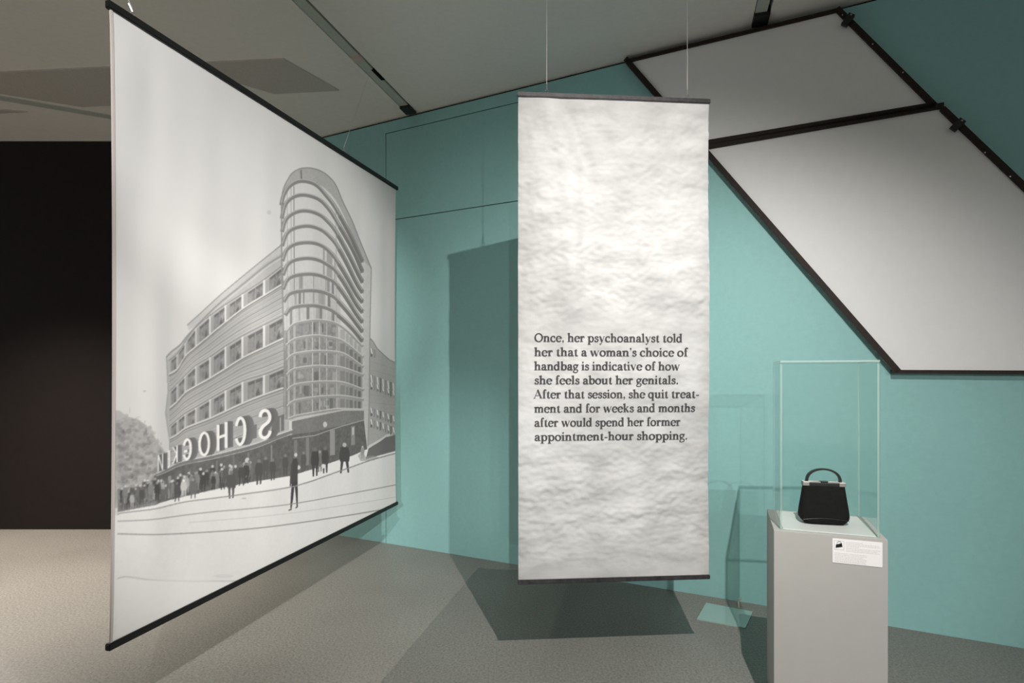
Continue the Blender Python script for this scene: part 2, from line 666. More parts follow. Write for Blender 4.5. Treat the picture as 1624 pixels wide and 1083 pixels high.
def print_uv(px, py):
    """where on the cloth (0..1, 0..1 from the bottom) a traced point of the print lies"""
    r = (px - CX) / F
    dx, dy = BN1.x - BN0.x, BN1.y - BN0.y
    s = (r * BN0.y - BN0.x) / (dx - r * dy)
    y = BN0.y + dy * s
    h = EYE + (HY - py) * y / F
    hb = BH_B0 + (BH_B1 - BH_B0) * s
    ht = BH_T0 + (BH_T1 - BH_T0) * s
    return s, (h - hb) / (ht - hb)


def draw_print():
    W, H = NU * SS, NV * SS
    cv = Canvas(W, H, 207)
    tn = fractal(W, H, 5, (7, 6), 5) - 0.5
    fine = fractal(W, H, 9, (160, 160), 3) - 0.5
    rnd = random.Random(4)

    def mp(p):
        u, v = print_uv(*p)
        return (u * W, v * H)

    def P(pts, val, alpha=1.0, tex=None):
        cv.poly([mp(p) for p in pts], val, alpha, tex)

    def S(pts, w, val, alpha=1.0):
        """stroke"""
        for i in range(len(pts) - 1):
            (xa, ya), (xb, yb) = pts[i], pts[i + 1]
            wa = w[i] if isinstance(w, (list, tuple)) else w
            wb = w[i + 1] if isinstance(w, (list, tuple)) else w
            L = math.hypot(xb - xa, yb - ya) or 1
            dx, dy = (xb - xa) / L, (yb - ya) / L
            e = 0.15 * min(wa, wb)
            xa2, ya2, xb2, yb2 = xa - dx * e, ya - dy * e, xb + dx * e, yb + dy * e
            P([(xa2 - dy * wa / 2, ya2 + dx * wa / 2), (xb2 - dy * wb / 2, yb2 + dx * wb / 2),
               (xb2 + dy * wb / 2, yb2 - dx * wb / 2), (xa2 + dy * wa / 2, ya2 - dx * wa / 2)], val, alpha)

    def smooth(pts, k=6):
        out = []
        n = len(pts)
        for i in range(n - 1):
            p0, p1, p2, p3 = pts[max(i - 1, 0)], pts[i], pts[i + 1], pts[min(i + 2, n - 1)]
            for j in range(k):
                t = j / k
                out.append(tuple(0.5 * ((2 * p1[c]) + (-p0[c] + p2[c]) * t + (2 * p0[c] - 5 * p1[c] + 4 * p2[c] - p3[c]) * t * t
                                        + (-p0[c] + 3 * p1[c] - 3 * p2[c] + p3[c]) * t ** 3) for c in (0, 1)))
        out.append(pts[-1])
        return out

    def E(cx, cy, rx, ry, val, alpha=1.0, n=14):
        P([(cx + rx * math.cos(2 * math.pi * i / n), cy + ry * math.sin(2 * math.pi * i / n)) for i in range(n)], val, alpha)

    cv.a += tn * 8
    E(426, 337, 3.5, 3.5, 192)
    E(225, 620, 2.5, 1.2, 175)
    # street
    P([(150, 818), (184, 815), (191, 812), (244, 806), (297, 795), (361, 787), (450, 774), (488, 764), (549, 743), (593, 728), (660, 712), (660, 1100), (150, 1100)], 223, 1, tn * 10 + fine * 6)
    # pavement in front of the shops
    P([(184, 812), (244, 795), (300, 780), (400, 760), (462, 752), (560, 716), (640, 694), (640, 716), (593, 726), (549, 742), (488, 763), (450, 773), (361, 786), (297, 794), (244, 805), (184, 816)], 231)
    # distant house and trees at the left
    P([(176, 650), (186, 651), (204, 664), (214, 672), (214, 760), (176, 760)], 176)
    tree = [(176, 668), (190, 663), (202, 661), (214, 664), (224, 671), (232, 678), (237, 686), (243, 697), (250, 706), (254, 716), (258, 724), (262, 740), (262, 790), (230, 796), (176, 806)]
    P(tree, 158, .85, fine * 40)
    for _ in range(90):
        k = rnd.randrange(0, 12)
        x, y = tree[k]
        E(x + rnd.uniform(-5, 3), y + rnd.uniform(-3, 6), rnd.uniform(1, 3.5), rnd.uniform(1, 3.5), 165 + rnd.uniform(-10, 20), .6, 7)
    for _ in range(420):
        x = rnd.uniform(182, 258)
        y = rnd.uniform(664, 780)
        if y < 664 + max(0, (x - 215)) * 1.25:
            continue
        E(x, y, rnd.uniform(1.5, 5), rnd.uniform(1.5, 5), 124 + rnd.uniform(-22, 60) - (y - 664) * 0.16, 0.4, 7)
    P([(184, 775), (232, 768), (262, 764), (262, 792), (244, 800), (184, 812)], 104, 0.8)
    S([(190, 778), (215, 771), (232, 766)], 1.6, 205)
    S([(203, 655), (203, 646)], 1, 165)
    S([(186, 776), (186, 796)], 1.2, 185)

    # left wing facade
    fac = smooth([(262, 566), (272, 558), (286, 548), (300, 531), (320, 514)]) + [(330, 500), (352, 477), (390, 444), (420, 417), (452, 398), (458, 690), (400, 712), (340, 728), (268, 750), (269, 700), (260, 656), (265, 620)]
    P([(298, 516), (306, 508), (352, 467), (390, 436), (420, 410), (448, 387), (450, 420), (390, 470), (340, 500), (300, 524)], 186, 1, fine * 10)
    P(fac, 174, 1, fine * 10)
    S(smooth([(298, 516), (306, 508), (352, 467), (390, 435), (420, 409), (448, 387)]), 1.6, 140)
    S(smooth([(262, 566), (272, 557), (286, 547), (300, 530), (330, 499), (352, 479), (390, 448), (420, 422), (447, 405)]), 2.0, 138)
    S(smooth([(264, 569), (287, 550), (301, 533), (332, 502), (354, 482), (392, 451), (422, 425), (447, 409)]), 1.0, 205)
    S([(262, 566), (265, 620), (260, 655), (268, 700), (268, 745)], 1.3, 150)
    R = [
        ([(267, 574), (282, 562), (296, 541), (311, 521), (333, 503), (359, 485), (387, 467), (417, 446), (450, 421)],
         [(267, 592), (282, 584), (296, 562), (311, 549), (333, 531), (359, 510), (387, 488), (417, 468), (450, 448)]),
        ([(268, 622), (281, 610), (295, 596), (311, 581), (335, 567), (360, 550), (387, 534), (420, 516), (452, 500)],
         [(268, 646), (281, 636), (295, 621), (311, 611), (335, 598), (360, 583), (387, 566), (420, 549), (452, 534)]),
        ([(268, 677), (281, 667), (294, 657), (313, 646), (337, 632), (361, 619), (387, 606), (420, 595), (452, 582)],
         [(268, 694), (281, 688), (294, 678), (313, 670), (337, 661), (361, 650), (387, 638), (420, 624), (452, 613)]),
    ]

    def lin(pl, x):
        for i in range(len(pl) - 1):
            if pl[i][0] <= x <= pl[i + 1][0]:
                t = (x - pl[i][0]) / (pl[i + 1][0] - pl[i][0])
                return pl[i][1] + t * (pl[i + 1][1] - pl[i][1])
        return pl[0][1] if x < pl[0][0] else pl[-1][1]

    mull = [268, 281, 294, 311, 334, 359, 386, 418, 450]
    # masonry courses between the window rows
    bounds = [([(x, lin(R[0][1], x) + 4) for x in mull], [(x, lin(R[1][0], x) - 3) for x in mull], 6),
              ([(x, lin(R[1][1], x) + 4) for x in mull], [(x, lin(R[2][0], x) - 3) for x in mull], 6),
              ([(x, lin(R[2][1], x) + 4) for x in mull], [(x, lin([(268, 746), (340, 726), (452, 680)], x)) for x in mull], 6)]
    for a, b, n in bounds:
        for k in range(n):
            f = (k + 0.4) / n
            line = smooth([(p[0], p[1] * (1 - f) + q[1] * f) for p, q in zip(a, b)], 3)
            S(line, 0.9 if k % 2 else 1.5, 138 if k % 2 == 0 else 156)
            S([(p[0], p[1] + 1.5) for p in line], 0.9, 194)
        P(smooth(a, 3) + smooth([(p[0], p[1] * 0.35 + q[1] * 0.65) for p, q in zip(a, b)], 3)[::-1], 146, 0.28)
    for top, bot in R:
        P(smooth(top, 4) + smooth(bot, 4)[::-1], 178)
        for i in range(8):
            xa, xb = mull[i], mull[i + 1]
            wd = xb - xa
            xl, xr = xa + wd * 0.26, xb - wd * 0.04
            P([(xa + wd * .06, lin(top, xa) + 1), (xb, lin(top, xb) + 1), (xb, lin(bot, xb) - 1), (xa + wd * .06, lin(bot, xa) - 1)], 158)
            q = lambda u, v: (xl + (xr - xl) * u, lin(top, xl + (xr - xl) * u) * (1 - v) + lin(bot, xl + (xr - xl) * u) * v)
            P([q(0, .10), q(1, .07), q(1, .98), q(0, .94)], 130, 1, fine * 44)
            P([q(0, .10), q(1, .07), q(1, .25), q(0.1, .26)], 98, .8)
            # curtains and reflections
            P([q(.05, .3), q(.35, .25), q(.28, .9), q(.05, .92)], 150, .55)
            P([q(.62, .45), q(.95, .38), q(.92, .7), q(.55, .78)], 172 if i % 3 else 140, .55)
            P([q(.45, .95), q(.7, .5), q(.8, .95)], 84, .6)
            S([q(.5, .12), q(.5, .96)], 0.9, 150)
        for x in mull[1:-1]:
            wdt = 1.2 + (x - 268) / 182 * 2.6
            S([(x, lin(top, x) - 1), (x, lin(bot, x) + 1)], wdt, 214)
        S(smooth([(p[0], p[1] - 2) for p in top], 4), 1.4, 132)
        S(smooth([(p[0], p[1] + 1) for p in bot], 4), 2.4, 205)
        S(smooth([(p[0], p[1] + 3.2) for p in bot], 4), 1.6, 120)
    P([(240, 700), (268, 700), (268, 752), (240, 752)], 176, 0.0)

    # far wing at the right
    P([(586, 536), (591, 542), (597, 552), (606, 560), (619, 571), (640, 580), (640, 690), (612, 690), (600, 698), (583, 708)], 166, 1, fine * 12)
    S([(586, 536), (591, 542), (597, 553), (606, 561), (619, 571), (640, 580)], 1.6, 138)
    S([(583, 708), (600, 698), (612, 690), (640, 684)], 1.8, 205)
    P([(584, 711), (600, 701), (612, 693), (640, 687), (640, 712), (600, 722), (580, 728)], 112)
    for k in range(10):
        S([(585, 560 + k * 13), (640, 578 + k * 11)], 0.8, 152, .7)
    for (yy, hh) in ((552, 14), (594, 20), (606, 12), (646, 14), (664, 14)):
        for i in range(9):
            x = 587 + i * 4.6
            y = yy + i * 1.6
            if y < 556 + (x - 586):
                if yy == 552 and i > 1:
                    continue
            P([(x, y), (x + 3, y + 1), (x + 3, y + hh - 1), (x, y + hh)], 108 + (i * 37) % 50)
            if i % 2 == 0:
                P([(x, y), (x + 2, y + 1), (x + 3, y + hh * .7), (x + 1, y + hh * .6)], 226)

    # round glass tower
    tower = smooth([(446, 330), (446, 312), (450, 296), (456, 285), (464, 274), (479, 267), (499, 268), (517, 276), (532, 292), (544, 320), (559, 352), (574, 390), (588, 426)]) + \
        [(586, 520), (585, 640), (583, 712), (576, 712), (576, 655), (462, 668), (456, 664), (452, 640), (450, 500)]
    P(tower, 203)
    P([(574, 395), (588, 426), (586, 520), (584, 705), (576, 712), (575, 420)], 190, 1, fine * 14)
    S([(588, 426), (586, 520), (585, 640), (583, 708)], 1.5, 150)
    # parapet
    P(smooth([(447, 305), (456, 285), (464, 274), (479, 267), (499, 268), (517, 276), (532, 292), (544, 320), (559, 352), (574, 390), (588, 426)]) +
      smooth([(575, 412), (560, 378), (547, 345), (533, 318), (517, 300), (499, 290), (478, 286), (460, 293), (450, 308)]), 168, 1, fine * 14)
    S(smooth([(446, 318), (449, 300), (456, 285), (464, 274), (479, 267), (499, 268), (517, 276), (532, 292), (544, 320), (559, 352), (574, 390), (588, 426)]), 1.8, 140)
    S([(477, 270), (478, 288)], 2.0, 110)
    P([(474, 290), (479, 286), (484, 292), (480, 301)], 138)
    bands2 = [
        [(825, 300), (840, 240), (880, 180), (950, 150), (1040, 170), (1110, 235), (1180, 330), (1280, 520), (1340, 655)],
        [(828, 385), (850, 300), (900, 252), (970, 238), (1060, 262), (1120, 312), (1180, 400), (1290, 600), (1340, 720)],
        [(830, 470), (850, 400), (900, 355), (975, 338), (1060, 358), (1120, 400), (1190, 490), (1290, 685), (1340, 785)],
        [(830, 560), (855, 490), (900, 452), (985, 435), (1060, 450), (1120, 485), (1195, 575), (1290, 765), (1340, 850)],
        [(832, 655), (855, 590), (905, 553), (985, 540), (1060, 550), (1125, 585), (1195, 670), (1290, 840), (1340, 912)],
        [(835, 745), (860, 685), (905, 653), (985, 640), (1060, 650), (1125, 680), (1195, 740), (1290, 905), (1340, 976)],
        [(835, 835), (860, 780), (905, 752), (985, 740), (1060, 746), (1125, 768), (1190, 812), (1290, 968), (1340, 1040)],
        [(840, 915), (865, 875), (905, 855), (985, 845), (1060, 848), (1125, 864), (1190, 905), (1290, 1030), (1340, 1100)],
        [(850, 1000), (875, 965), (915, 948), (985, 940), (1060, 943), (1125, 958), (1190, 995), (1290, 1095), (1340, 1160)],
    ]
    bl = [[(240 + x / 4.01, 250 + y / 4.01) for x, y in b] for b in bands2]
    bands3 = [
        [(770, 165), (800, 132), (850, 112), (950, 101), (1060, 118), (1130, 168), (1210, 250)],
        [(768, 245), (800, 218), (850, 200), (950, 190), (1070, 208), (1130, 242), (1212, 312)],
        [(770, 330), (800, 302), (850, 288), (950, 278), (1070, 285), (1130, 308), (1212, 368)],
        [(770, 415), (800, 388), (850, 374), (950, 364), (1070, 370), (1130, 385), (1213, 415)],
        [(773, 505), (800, 480), (850, 465), (950, 454), (1070, 455), (1130, 468), (1215, 500)],
        [(773, 595), (800, 570), (850, 555), (950, 541), (1070, 535), (1130, 540), (1215, 555)],
        [(780, 668), (810, 655), (850, 645), (960, 626), (1060, 612), (1130, 612), (1215, 615)],
    ]
    bl += [[(240 + x / 3.61, 480 + y / 3.61) for x, y in b] for b in bands3]
    bl = [smooth(b, 5) for b in bl]

    def at(b, x):
        return lin(b, x)
    nb = len(bl)
    for i in range(nb - 1):
        a, b = bl[i], bl[i + 1]
        dark = i >= 9
        semi = 6 <= i < 9
        x0, x1 = max(a[0][0], b[0][0]) + .5, 541.0
        # glazing
        xs = [449 + k * (541 - 449) / 10 for k in range(11)]
        if dark:
            P([(449, at(a, 449))] + [(x, at(a, x)) for x in xs] + [(x, at(b, x)) for x in xs[::-1]], 138, 1, fine * 40)
        elif semi:
            P([(x, at(a, x)) for x in xs] + [(x, at(b, x)) for x in xs[::-1]], 186, 1, fine * 20)
            for _ in range(9):
                x = rnd.uniform(452, 534)
                w_ = rnd.uniform(1.5, 5)
                P([(x, at(a, x)), (x + w_, at(a, x + w_)), (x + w_, at(b, x + w_)), (x, at(b, x))], rnd.choice((112, 128, 150)), .8)
        else:
            P([(x, at(a, x)) for x in xs] + [(x, at(b, x)) for x in xs[::-1]], 205 - i, 1, fine * 6)
            if i >= 4:
                for x, w_ in ((513, 3), (519, 9), (531, 2)):
                    P([(x, at(a, x)), (x + w_, at(a, x + w_)), (x + w_, at(b, x + w_)), (x, at(b, x))], 140, .7)
        if dark:
            for _ in range(7):
                x = rnd.uniform(458, 530)
                w_ = rnd.uniform(2, 8)
                u0, u1 = rnd.uniform(.1, .4), rnd.uniform(.6, .95)
                ya0, yb0 = at(a, x), at(b, x)
                P([(x, ya0 + (yb0 - ya0) * u0), (x + w_, ya0 + (yb0 - ya0) * u0), (x + w_, ya0 + (yb0 - ya0) * u1), (x, ya0 + (yb0 - ya0) * u1)], rnd.choice((92, 150, 170)), .6)
            # side bays
            P([(x, at(a, x) + 2) for x in (537, 548, 560, 575)] + [(x, at(b, x)) for x in (575, 560, 548, 537)], 152 if i >= 10 else 186, 1, fine * 20)
            for x, bw in ((544, 3.6), (551, 2.0), (557, 2.6), (564, 1.8), (570, 2.2)):
                P([(x - bw, at(a, x) + 4), (x + bw, at(a, x) + 4), (x + bw, at(b, x) - 2), (x - bw, at(b, x) - 2)], (104 + (x * 13) % 30) if i >= 10 else 160, .85)
        ms = (451, 456, 458, 465.5, 467, 494.5, 507, 519, 535) if (dark or semi) else (455, 461, 465.5)
        for x in ms:
            S([(x, at(a, x)), (x, at(b, x))], (1.6 if x in (494.5, 507) else 1.0) if dark else 1.0, 204 if (dark or semi) else 150, .8)
    S([(465.5, 296), (466, 470)], 1.3, 128)
    S([(533, 330), (535, 470), (536, 650)], 1.2, 170)
    for i, b in enumerate(bl):
        up_ = i < 9
        w_ = 6.2 if up_ else 4.4
        S(b, w_, 128 if up_ else 150)
        S([(x, y - w_ * 0.42) for x, y in b], 1.5, 178 if up_ else 196)
        if up_:
            # deep shade of the balcony run at the side
            tail = [p for p in b if p[0] > 536]
            S([(x, y + 2.5) for x, y in tail], 5.0, 116, .9)
    S([(446, 322), (446, 420), (448, 500), (452, 600), (454, 664)], 2.0, 140)
    # base of the tower and the shops
    P([(462, 668), (500, 660), (545, 651), (577, 651), (577, 668), (500, 688), (462, 694)], 122, 1, fine * 16)
    S([(454, 667), (500, 659), (545, 650), (577, 650)], 2.2, 186)
    P([(458, 690), (500, 684), (577, 666), (582, 712), (560, 722), (500, 742), (462, 754), (400, 764), (340, 776), (262, 794), (246, 798), (240, 754), (262, 744), (290, 733), (340, 722), (400, 706), (440, 690)], 101, 1, fine * 26)
    S([(463, 695), (500, 690), (545, 675), (577, 666)], 1.4, 165)
    E(516, 673, 3.6, 4.6, 196)
    for x, yt, yb_, w_, c_ in ((528, 682, 722, 8, 148), (560, 676, 706, 6, 140), (487, 694, 738, 5, 128), (468, 698, 740, 5, 124), (430, 706, 762, 2.5, 138), (395, 718, 758, 2, 128), (372, 722, 750, 2, 120), (345, 730, 765, 2, 126), (302, 745, 775, 2, 126), (268, 755, 790, 6, 150), (560, 678, 690, 3, 190), (255, 760, 795, 2, 130)):
        P([(x - w_ / 2, yt), (x + w_ / 2, yt - 1), (x + w_ / 2, yb_ - 1), (x - w_ / 2, yb_)], c_)
    # small windows between the letters
    P([(430, 664), (450, 656), (450, 682), (430, 690)], 112, 1, fine * 20)
    S([(444, 662), (444, 684)], 1.5, 170)
    P([(395, 676), (408, 672), (408, 694), (395, 698)], 118)
    # canopy
    S(smooth([(244, 751), (262, 745), (290, 733), (340, 724), (400, 708), (440, 692), (463, 684)]), 5.5, 120)
    S(smooth([(244, 750), (262, 743), (290, 731), (340, 721), (400, 705), (440, 689), (463, 681)]), 2.0, 202)
    S(smooth([(244, 754), (262, 748), (290, 737), (340, 727), (400, 712), (440, 696), (463, 688)]), 1.1, 176)
    # raised letters standing on the canopy, seen mirrored

    def letter(strokes, x, y, w, h, lean, wt, depth):
        def tr(p, dx=0, dy=0):
            return (x + p[0] * w + lean * 0 + dx, y - p[1] * h - p[0] * w * lean + dy)
        for k in range(9, 0, -1):
            for s in strokes:
                S([tr(p, depth * k / 9, -depth * k / 9 * 0.15) for p in s], wt, 98 + k * 2)
        for s in strokes:
            S([tr(p) for p in s], wt, 238)

    def ell(cx, cy, rx, ry, a0, a1, n=18):
        return [(cx + rx * math.cos(math.radians(a0 + (a1 - a0) * i / n)), cy + ry * math.sin(math.radians(a0 + (a1 - a0) * i / n))) for i in range(n + 1)]
    gS = [[(0.05, 0.80), (0.12, 0.92), (0.35, 1.0), (0.70, 0.97), (0.93, 0.80), (0.90, 0.62), (0.65, 0.52), (0.32, 0.43), (0.08, 0.28), (0.08, 0.12), (0.35, 0.0), (0.70, 0.02), (0.92, 0.12), (0.97, 0.22)]]
    gS = [smooth([tuple(p) for p in gS[0]], 3)]
    gC = [ell(0.40, 0.5, 0.52, 0.5, 150, -150)]
    gH = [[(0, 0), (0, 1)], [(1, 0), (1, 1)], [(0, .5), (1, .5)]]
    gO = [ell(0.5, 0.5, 0.5, 0.5, 0, 360, 26)]
    gG = [ell(0.40, 0.5, 0.52, 0.5, 150, -150), [(0.0, .42), (.4, .42)]]
    gK = [[(1, 0), (1, 1)], [(0, 1), (.95, .5)], [(.95, .5), (0, 0)]]
    gE = [[(1, 0), (1, 1)], [(0, 1), (1, 1)], [(.2, .5), (1, .5)], [(0, 0), (1, 0)]]
    gN = [[(1, 0), (1, 1)], [(0, 0), (0, 1)], [(1, 0), (0, 1)]]
    letter(gN, 247, 747, 8, 26, .25, 2.0, 8)
    letter(gE, 264, 741, 4, 25, .4, 1.8, 0.5)
    letter(gK, 274, 735, 7, 26, .35, 2.2, 7)
    letter(gG, 293, 729, 11, 31, .3, 3.8, 10)
    letter(gO, 317, 722, 15, 35, .12, 4.0, 11)
    letter(gH, 347, 714, 13, 40, .35, 4.4, 9)
    letter(gC, 377, 706, 14, 42, .25, 4.6, 12)
    letter(gS, 412, 695, 16, 43, .15, 5.0, 11)

    # people
    def person(x, yf, h, v=88, coat=.30, step=.10, head=None):
        w_ = h * coat
        E(x, yf - h * .93, h * .055 + .4, h * .065 + .4, (v + 40) if head is None else head)
        P([(x - w_ * .35, yf - h * .86), (x + w_ * .35, yf - h * .86), (x + w_ * .5, yf - h * .6), (x + w_ * .42, yf - h * .38), (x - w_ * .42, yf - h * .38), (x - w_ * .5, yf - h * .6)], v)
        S([(x - w_ * .2, yf - h * .45), (x - h * step, yf)], [h * .10, h * .05], v)
        S([(x + w_ * .2, yf - h * .45), (x + h * step, yf - h * .02)], [h * .10, h * .05], v)
    for _ in range(150):
        x = rnd.uniform(186, 400)
        base = lin([(186, 806), (244, 794), (300, 784), (360, 772), (400, 762)], x)
        h = rnd.uniform(20, 30) + (x - 186) * .02
        person(x, base - rnd.uniform(-4, 9), h, rnd.choice((74, 82, 92, 108, 128, 168)), .33, .07, rnd.choice((110, 150, 200)))
    person(292, 788, 28, 196, .4)
    person(307, 790, 32, 108, .4)
    person(281, 795, 31, 84, .35)
    person(368, 790, 44, 88, .36, .06, 120)
    person(384, 770, 34, 80, .32)
    for x, yf, h, v in ((411, 768, 40, 82), (421, 760, 36, 88), (432, 761, 34, 84), (452, 754, 34, 86), (481, 746, 30, 90), (507, 748, 34, 120), (499, 755, 46, 74), (516, 750, 42, 78), (575, 727, 20, 150)):
        person(x, yf, h, v, .30, .06)
    E(513, 739, 3.6, 3.6, 222)
    E(473, 741, 3, 3.4, 210)
    person(547, 750, 48, 76, .34, .12, 180)
    P([(568, 722), (574, 716), (580, 724), (590, 722), (600, 725), (592, 730), (572, 731)], 150, .6)
    # man crossing the street
    E(468.5, 721, 2.6, 3.0, 205)
    P([(464, 727), (470, 726), (472, 733), (471.5, 748), (471.5, 765), (460, 767), (460, 752), (461.5, 738)], 76)
    P([(462, 764), (467, 764), (464.5, 790), (462, 806), (460, 806), (460.5, 788)], 70)
    P([(466, 763), (471.5, 763), (472, 785), (472, 803), (470, 804), (468.5, 786)], 70)
    S([(462, 807), (457.5, 809)], 1.8, 70)
    S([(471.5, 803), (468.5, 805)], 1.8, 70)
    S([(462, 735), (461, 748), (460, 770)], 2.4, 84)
    # kerb and tram lines
    S(smooth([(184, 816), (191, 813), (244, 806), (297, 795), (361, 787), (450, 774), (488, 764.5), (549, 743.5), (593, 728), (640, 716)]), 1.6, 142)
    S(smooth([(184, 826), (240, 823), (330, 812), (400, 806), (480, 796), (626, 769), (640, 767)]), 1.3, 138)
    S(smooth([(184, 846), (240, 847), (300, 845), (400, 838), (500, 825), (588, 811), (640, 801)]), 1.5, 132)
    S(smooth([(300, 828), (400, 820), (500, 808), (640, 786)]), .9, 190)
    S(smooth([(184, 917), (200, 914), (240, 919), (300, 921), (380, 921)]), 1.4, 178)
    E(355, 913, 16, 3, 205, .6)
    P([(184, 917), (240, 919), (380, 922), (420, 930), (420, 1010), (184, 1010)], 228, .5)
    E(388, 790, 4, 1.2, 190)
    # resample, soften
    cv.a = 226 - (226 - cv.a) * 0.95
    a = cv.a.reshape(NV, SS, NU, SS).mean(axis=(1, 3))
    k = a.copy()
    k[1:-1, 1:-1] = (a[1:-1, 1:-1] * 4 + a[:-2, 1:-1] + a[2:, 1:-1] + a[1:-1, :-2] + a[1:-1, 2:]) / 8
    return k


def srgb_arr(a):
    c = np.clip(a / 255.0, 0, 1)
    return np.where(c <= 0.04045, c / 12.92, ((c + 0.055) / 1.055) ** 2.4)


def grid_mesh(name, nu, nv, pos, col):
    """pos(nv, nu, 3), col(nv, nu, 3)"""
    me = bpy.data.meshes.new(name)
    me.vertices.add(nu * nv)
    me.vertices.foreach_set('co', pos.reshape(-1).astype(np.float32))
    nq = (nu - 1) * (nv - 1)
    i = np.arange(nv - 1)[:, None] * nu + np.arange(nu - 1)[None, :]
    q = np.stack([i, i + 1, i + nu + 1, i + nu], -1).reshape(-1).astype(np.int32)
    me.loops.add(nq * 4)
    me.loops.foreach_set('vertex_index', q)
    me.polygons.add(nq)
    me.polygons.foreach_set('loop_start', (np.arange(nq) * 4).astype(np.int32))
    me.polygons.foreach_set('loop_total', np.full(nq, 4, np.int32))
    me.polygons.foreach_set('use_smooth', np.ones(nq, bool))
    me.update()
    at = me.color_attributes.new('print', 'FLOAT_COLOR', 'POINT')
    c4 = np.ones((nu * nv, 4), np.float32)
    c4[:, :3] = col.reshape(-1, 3)
    at.data.foreach_set('color', c4.reshape(-1))
    me.validate()
    return me


def bar_between(name, p, q, hw, hh, material, parent, over=0.012):
    p, q = Vector(p), Vector(q)
    d = (q - p).normalized()
    p = p - d * over
    q = q + d * over
    side = Vector((-d.y, d.x, 0)).normalized() * hw
    z = Vector((0, 0, hh))
    bm = bmesh.new()
    add_hull(bm, [p - side - z, p + side - z, p + side + z, p - side + z], [q - side - z, q + side - z, q + side + z, q - side + z])
    bmesh.ops.bevel(bm, geom=bm.edges[:], offset=min(hw, hh) * 0.3, segments=2, affect='EDGES')
    return bm_obj(name, bm, material, parent)


def wire(parent, foot, top, r=0.0012):
    """steel wire with a ring and crimp sleeve at the bar"""
    foot, top = Vector(foot), Vector(top)
    bm = bmesh.new()
    add_tube(bm, [foot + Vector((0, 0, 0.03)), top], r, 6)
    w = bm_obj('wire', bm, M['wire'], parent)
    bm = bmesh.new()
    c = foot + Vector((0, 0, 0.008))
    pts = [c + Vector((0.009 * math.cos(a), 0, 0.009 * math.sin(a))) for a in [2 * math.pi * k / 12 for k in range(13)]]
    add_tube(bm, pts, 0.0022, 6)
    bm_obj('ring', bm, M['steel'], w)
    bm = bmesh.new()
    d = (top - foot).normalized()
    add_tube(bm, [c + Vector((0, 0, 0.009)), c + Vector((0, 0, 0.009)) + d * 0.03], 0.004, 8)
    bm_obj('crimp_sleeve', bm, M['steel'], w)


# ------------------------------------------------------------------ the big photo banner
big = thing('photo_banner', 'large hanging cloth banner printed with a black and white photo of a rounded department store', 'banner')
pr = draw_print()
u = np.linspace(0, 1, NU)[None, :]
v = np.linspace(0, 1, NV)[:, None]
xs = BN0.x + (BN1.x - BN0.x) * u + 0 * v
ys = BN0.y + (BN1.y - BN0.y) * u + 0 * v
hb = BH_B0 + (BH_B1 - BH_B0) * u
ht = BH_T0 + (BH_T1 - BH_T0) * u
zs = hb + (ht - hb) * v
bd = (BN1 - BN0).normalized()
bnv = Vector((bd.y, -bd.x, 0))      # towards the room's middle
env = np.sin(np.pi * np.clip(v, 0, 1)) ** 0.6
disp = env * (0.005 * np.sin(u * 15 + 0.8 + 0.8 * v) + 0.0018 * np.sin(u * 37 + 1.5 * v) + 0.0008 * np.sin(u * 71 + 2 * np.sin(3 * v)))
disp = disp + env * 0.012 * np.exp(-((u - 0.07) / 0.03) ** 2) * np.sin(v * 4 + .4) - env * 0.008 * np.exp(-((1 - u) / 0.06) ** 1.0)
disp = disp + env * 0.004 * np.exp(-(u / 0.035))
pos = np.stack([xs + bnv.x * disp, ys + bnv.y * disp, zs], -1)
# side edges pull in a little at mid height
pull = 0.004 * env
pos[..., 0] += bd.x * pull * np.clip(1 - u * 6, 0, 1)
pos[..., 1] += bd.y * pull * np.clip(1 - u * 6, 0, 1)
lin_ = srgb_arr(pr) * (0.80 / srgb_arr(np.array(225.0)))
colr = np.stack([lin_ * 1.0, lin_ * 0.985, lin_ * 0.972], -1)
M['print'] = cloth_mat('printed_cloth', 'print', 0.10, 0.08, 500)
me = grid_mesh('cloth', NU, NV, pos, colr)
link('cloth', me, M['print'], big)
# stitched hem along the near edge
M['hem'] = mat('hem_fabric', (0.50, 0.45, 0.43, 1), 0.9, 0.1, bump=0.3, bscale=400)
bm = bmesh.new()
hemp = [Vector(pos[int(k), 0]) for k in np.linspace(0, NV - 1, 40)]
prev = None
for i, p in enumerate(hemp):
    a_ = [p + bnv * 0.004 - bd * 0.001, p + bnv * 0.004 - bd * 0.010, p - bnv * 0.004 - bd * 0.010, p - bnv * 0.004 - bd * 0.001]
    cur = [bm.verts.new(q) for q in a_]
    if prev:
        for k in range(4):
            l = (k + 1) % 4
            bm.faces.new((prev[k], prev[l], cur[l], cur[k]))
    prev = cur
bm_obj('side_hem', bm, M['hem'], big)
tz = Vector((0, 0, 1))
bar_between('top_bar', BN0 + tz * (BH_T0 + 0.008), BN1 + tz * (BH_T1 + 0.008), 0.012, 0.016, M['black'], big, 0.022)
bar_between('bottom_bar', BN0 + tz * (BH_B0 - 0.008), BN1 + tz * (BH_B1 - 0.008), 0.012, 0.014, M['black'], big, 0.022)
s_ = 0.675
f1 = BN0.lerp(BN1, s_) + tz * (BH_T0 + (BH_T1 - BH_T0) * s_ + 0.024)
wire(big, f1, (-1.118, 4.46, CEIL + 0.0025), 0.001)
f0 = BN0.lerp(BN1, 0.035) + tz * (BH_T0 + (BH_T1 - BH_T0) * 0.035 + 0.024)
wire(big, f0, (-1.88, 1.944, CEIL + 0.0025), 0.001)

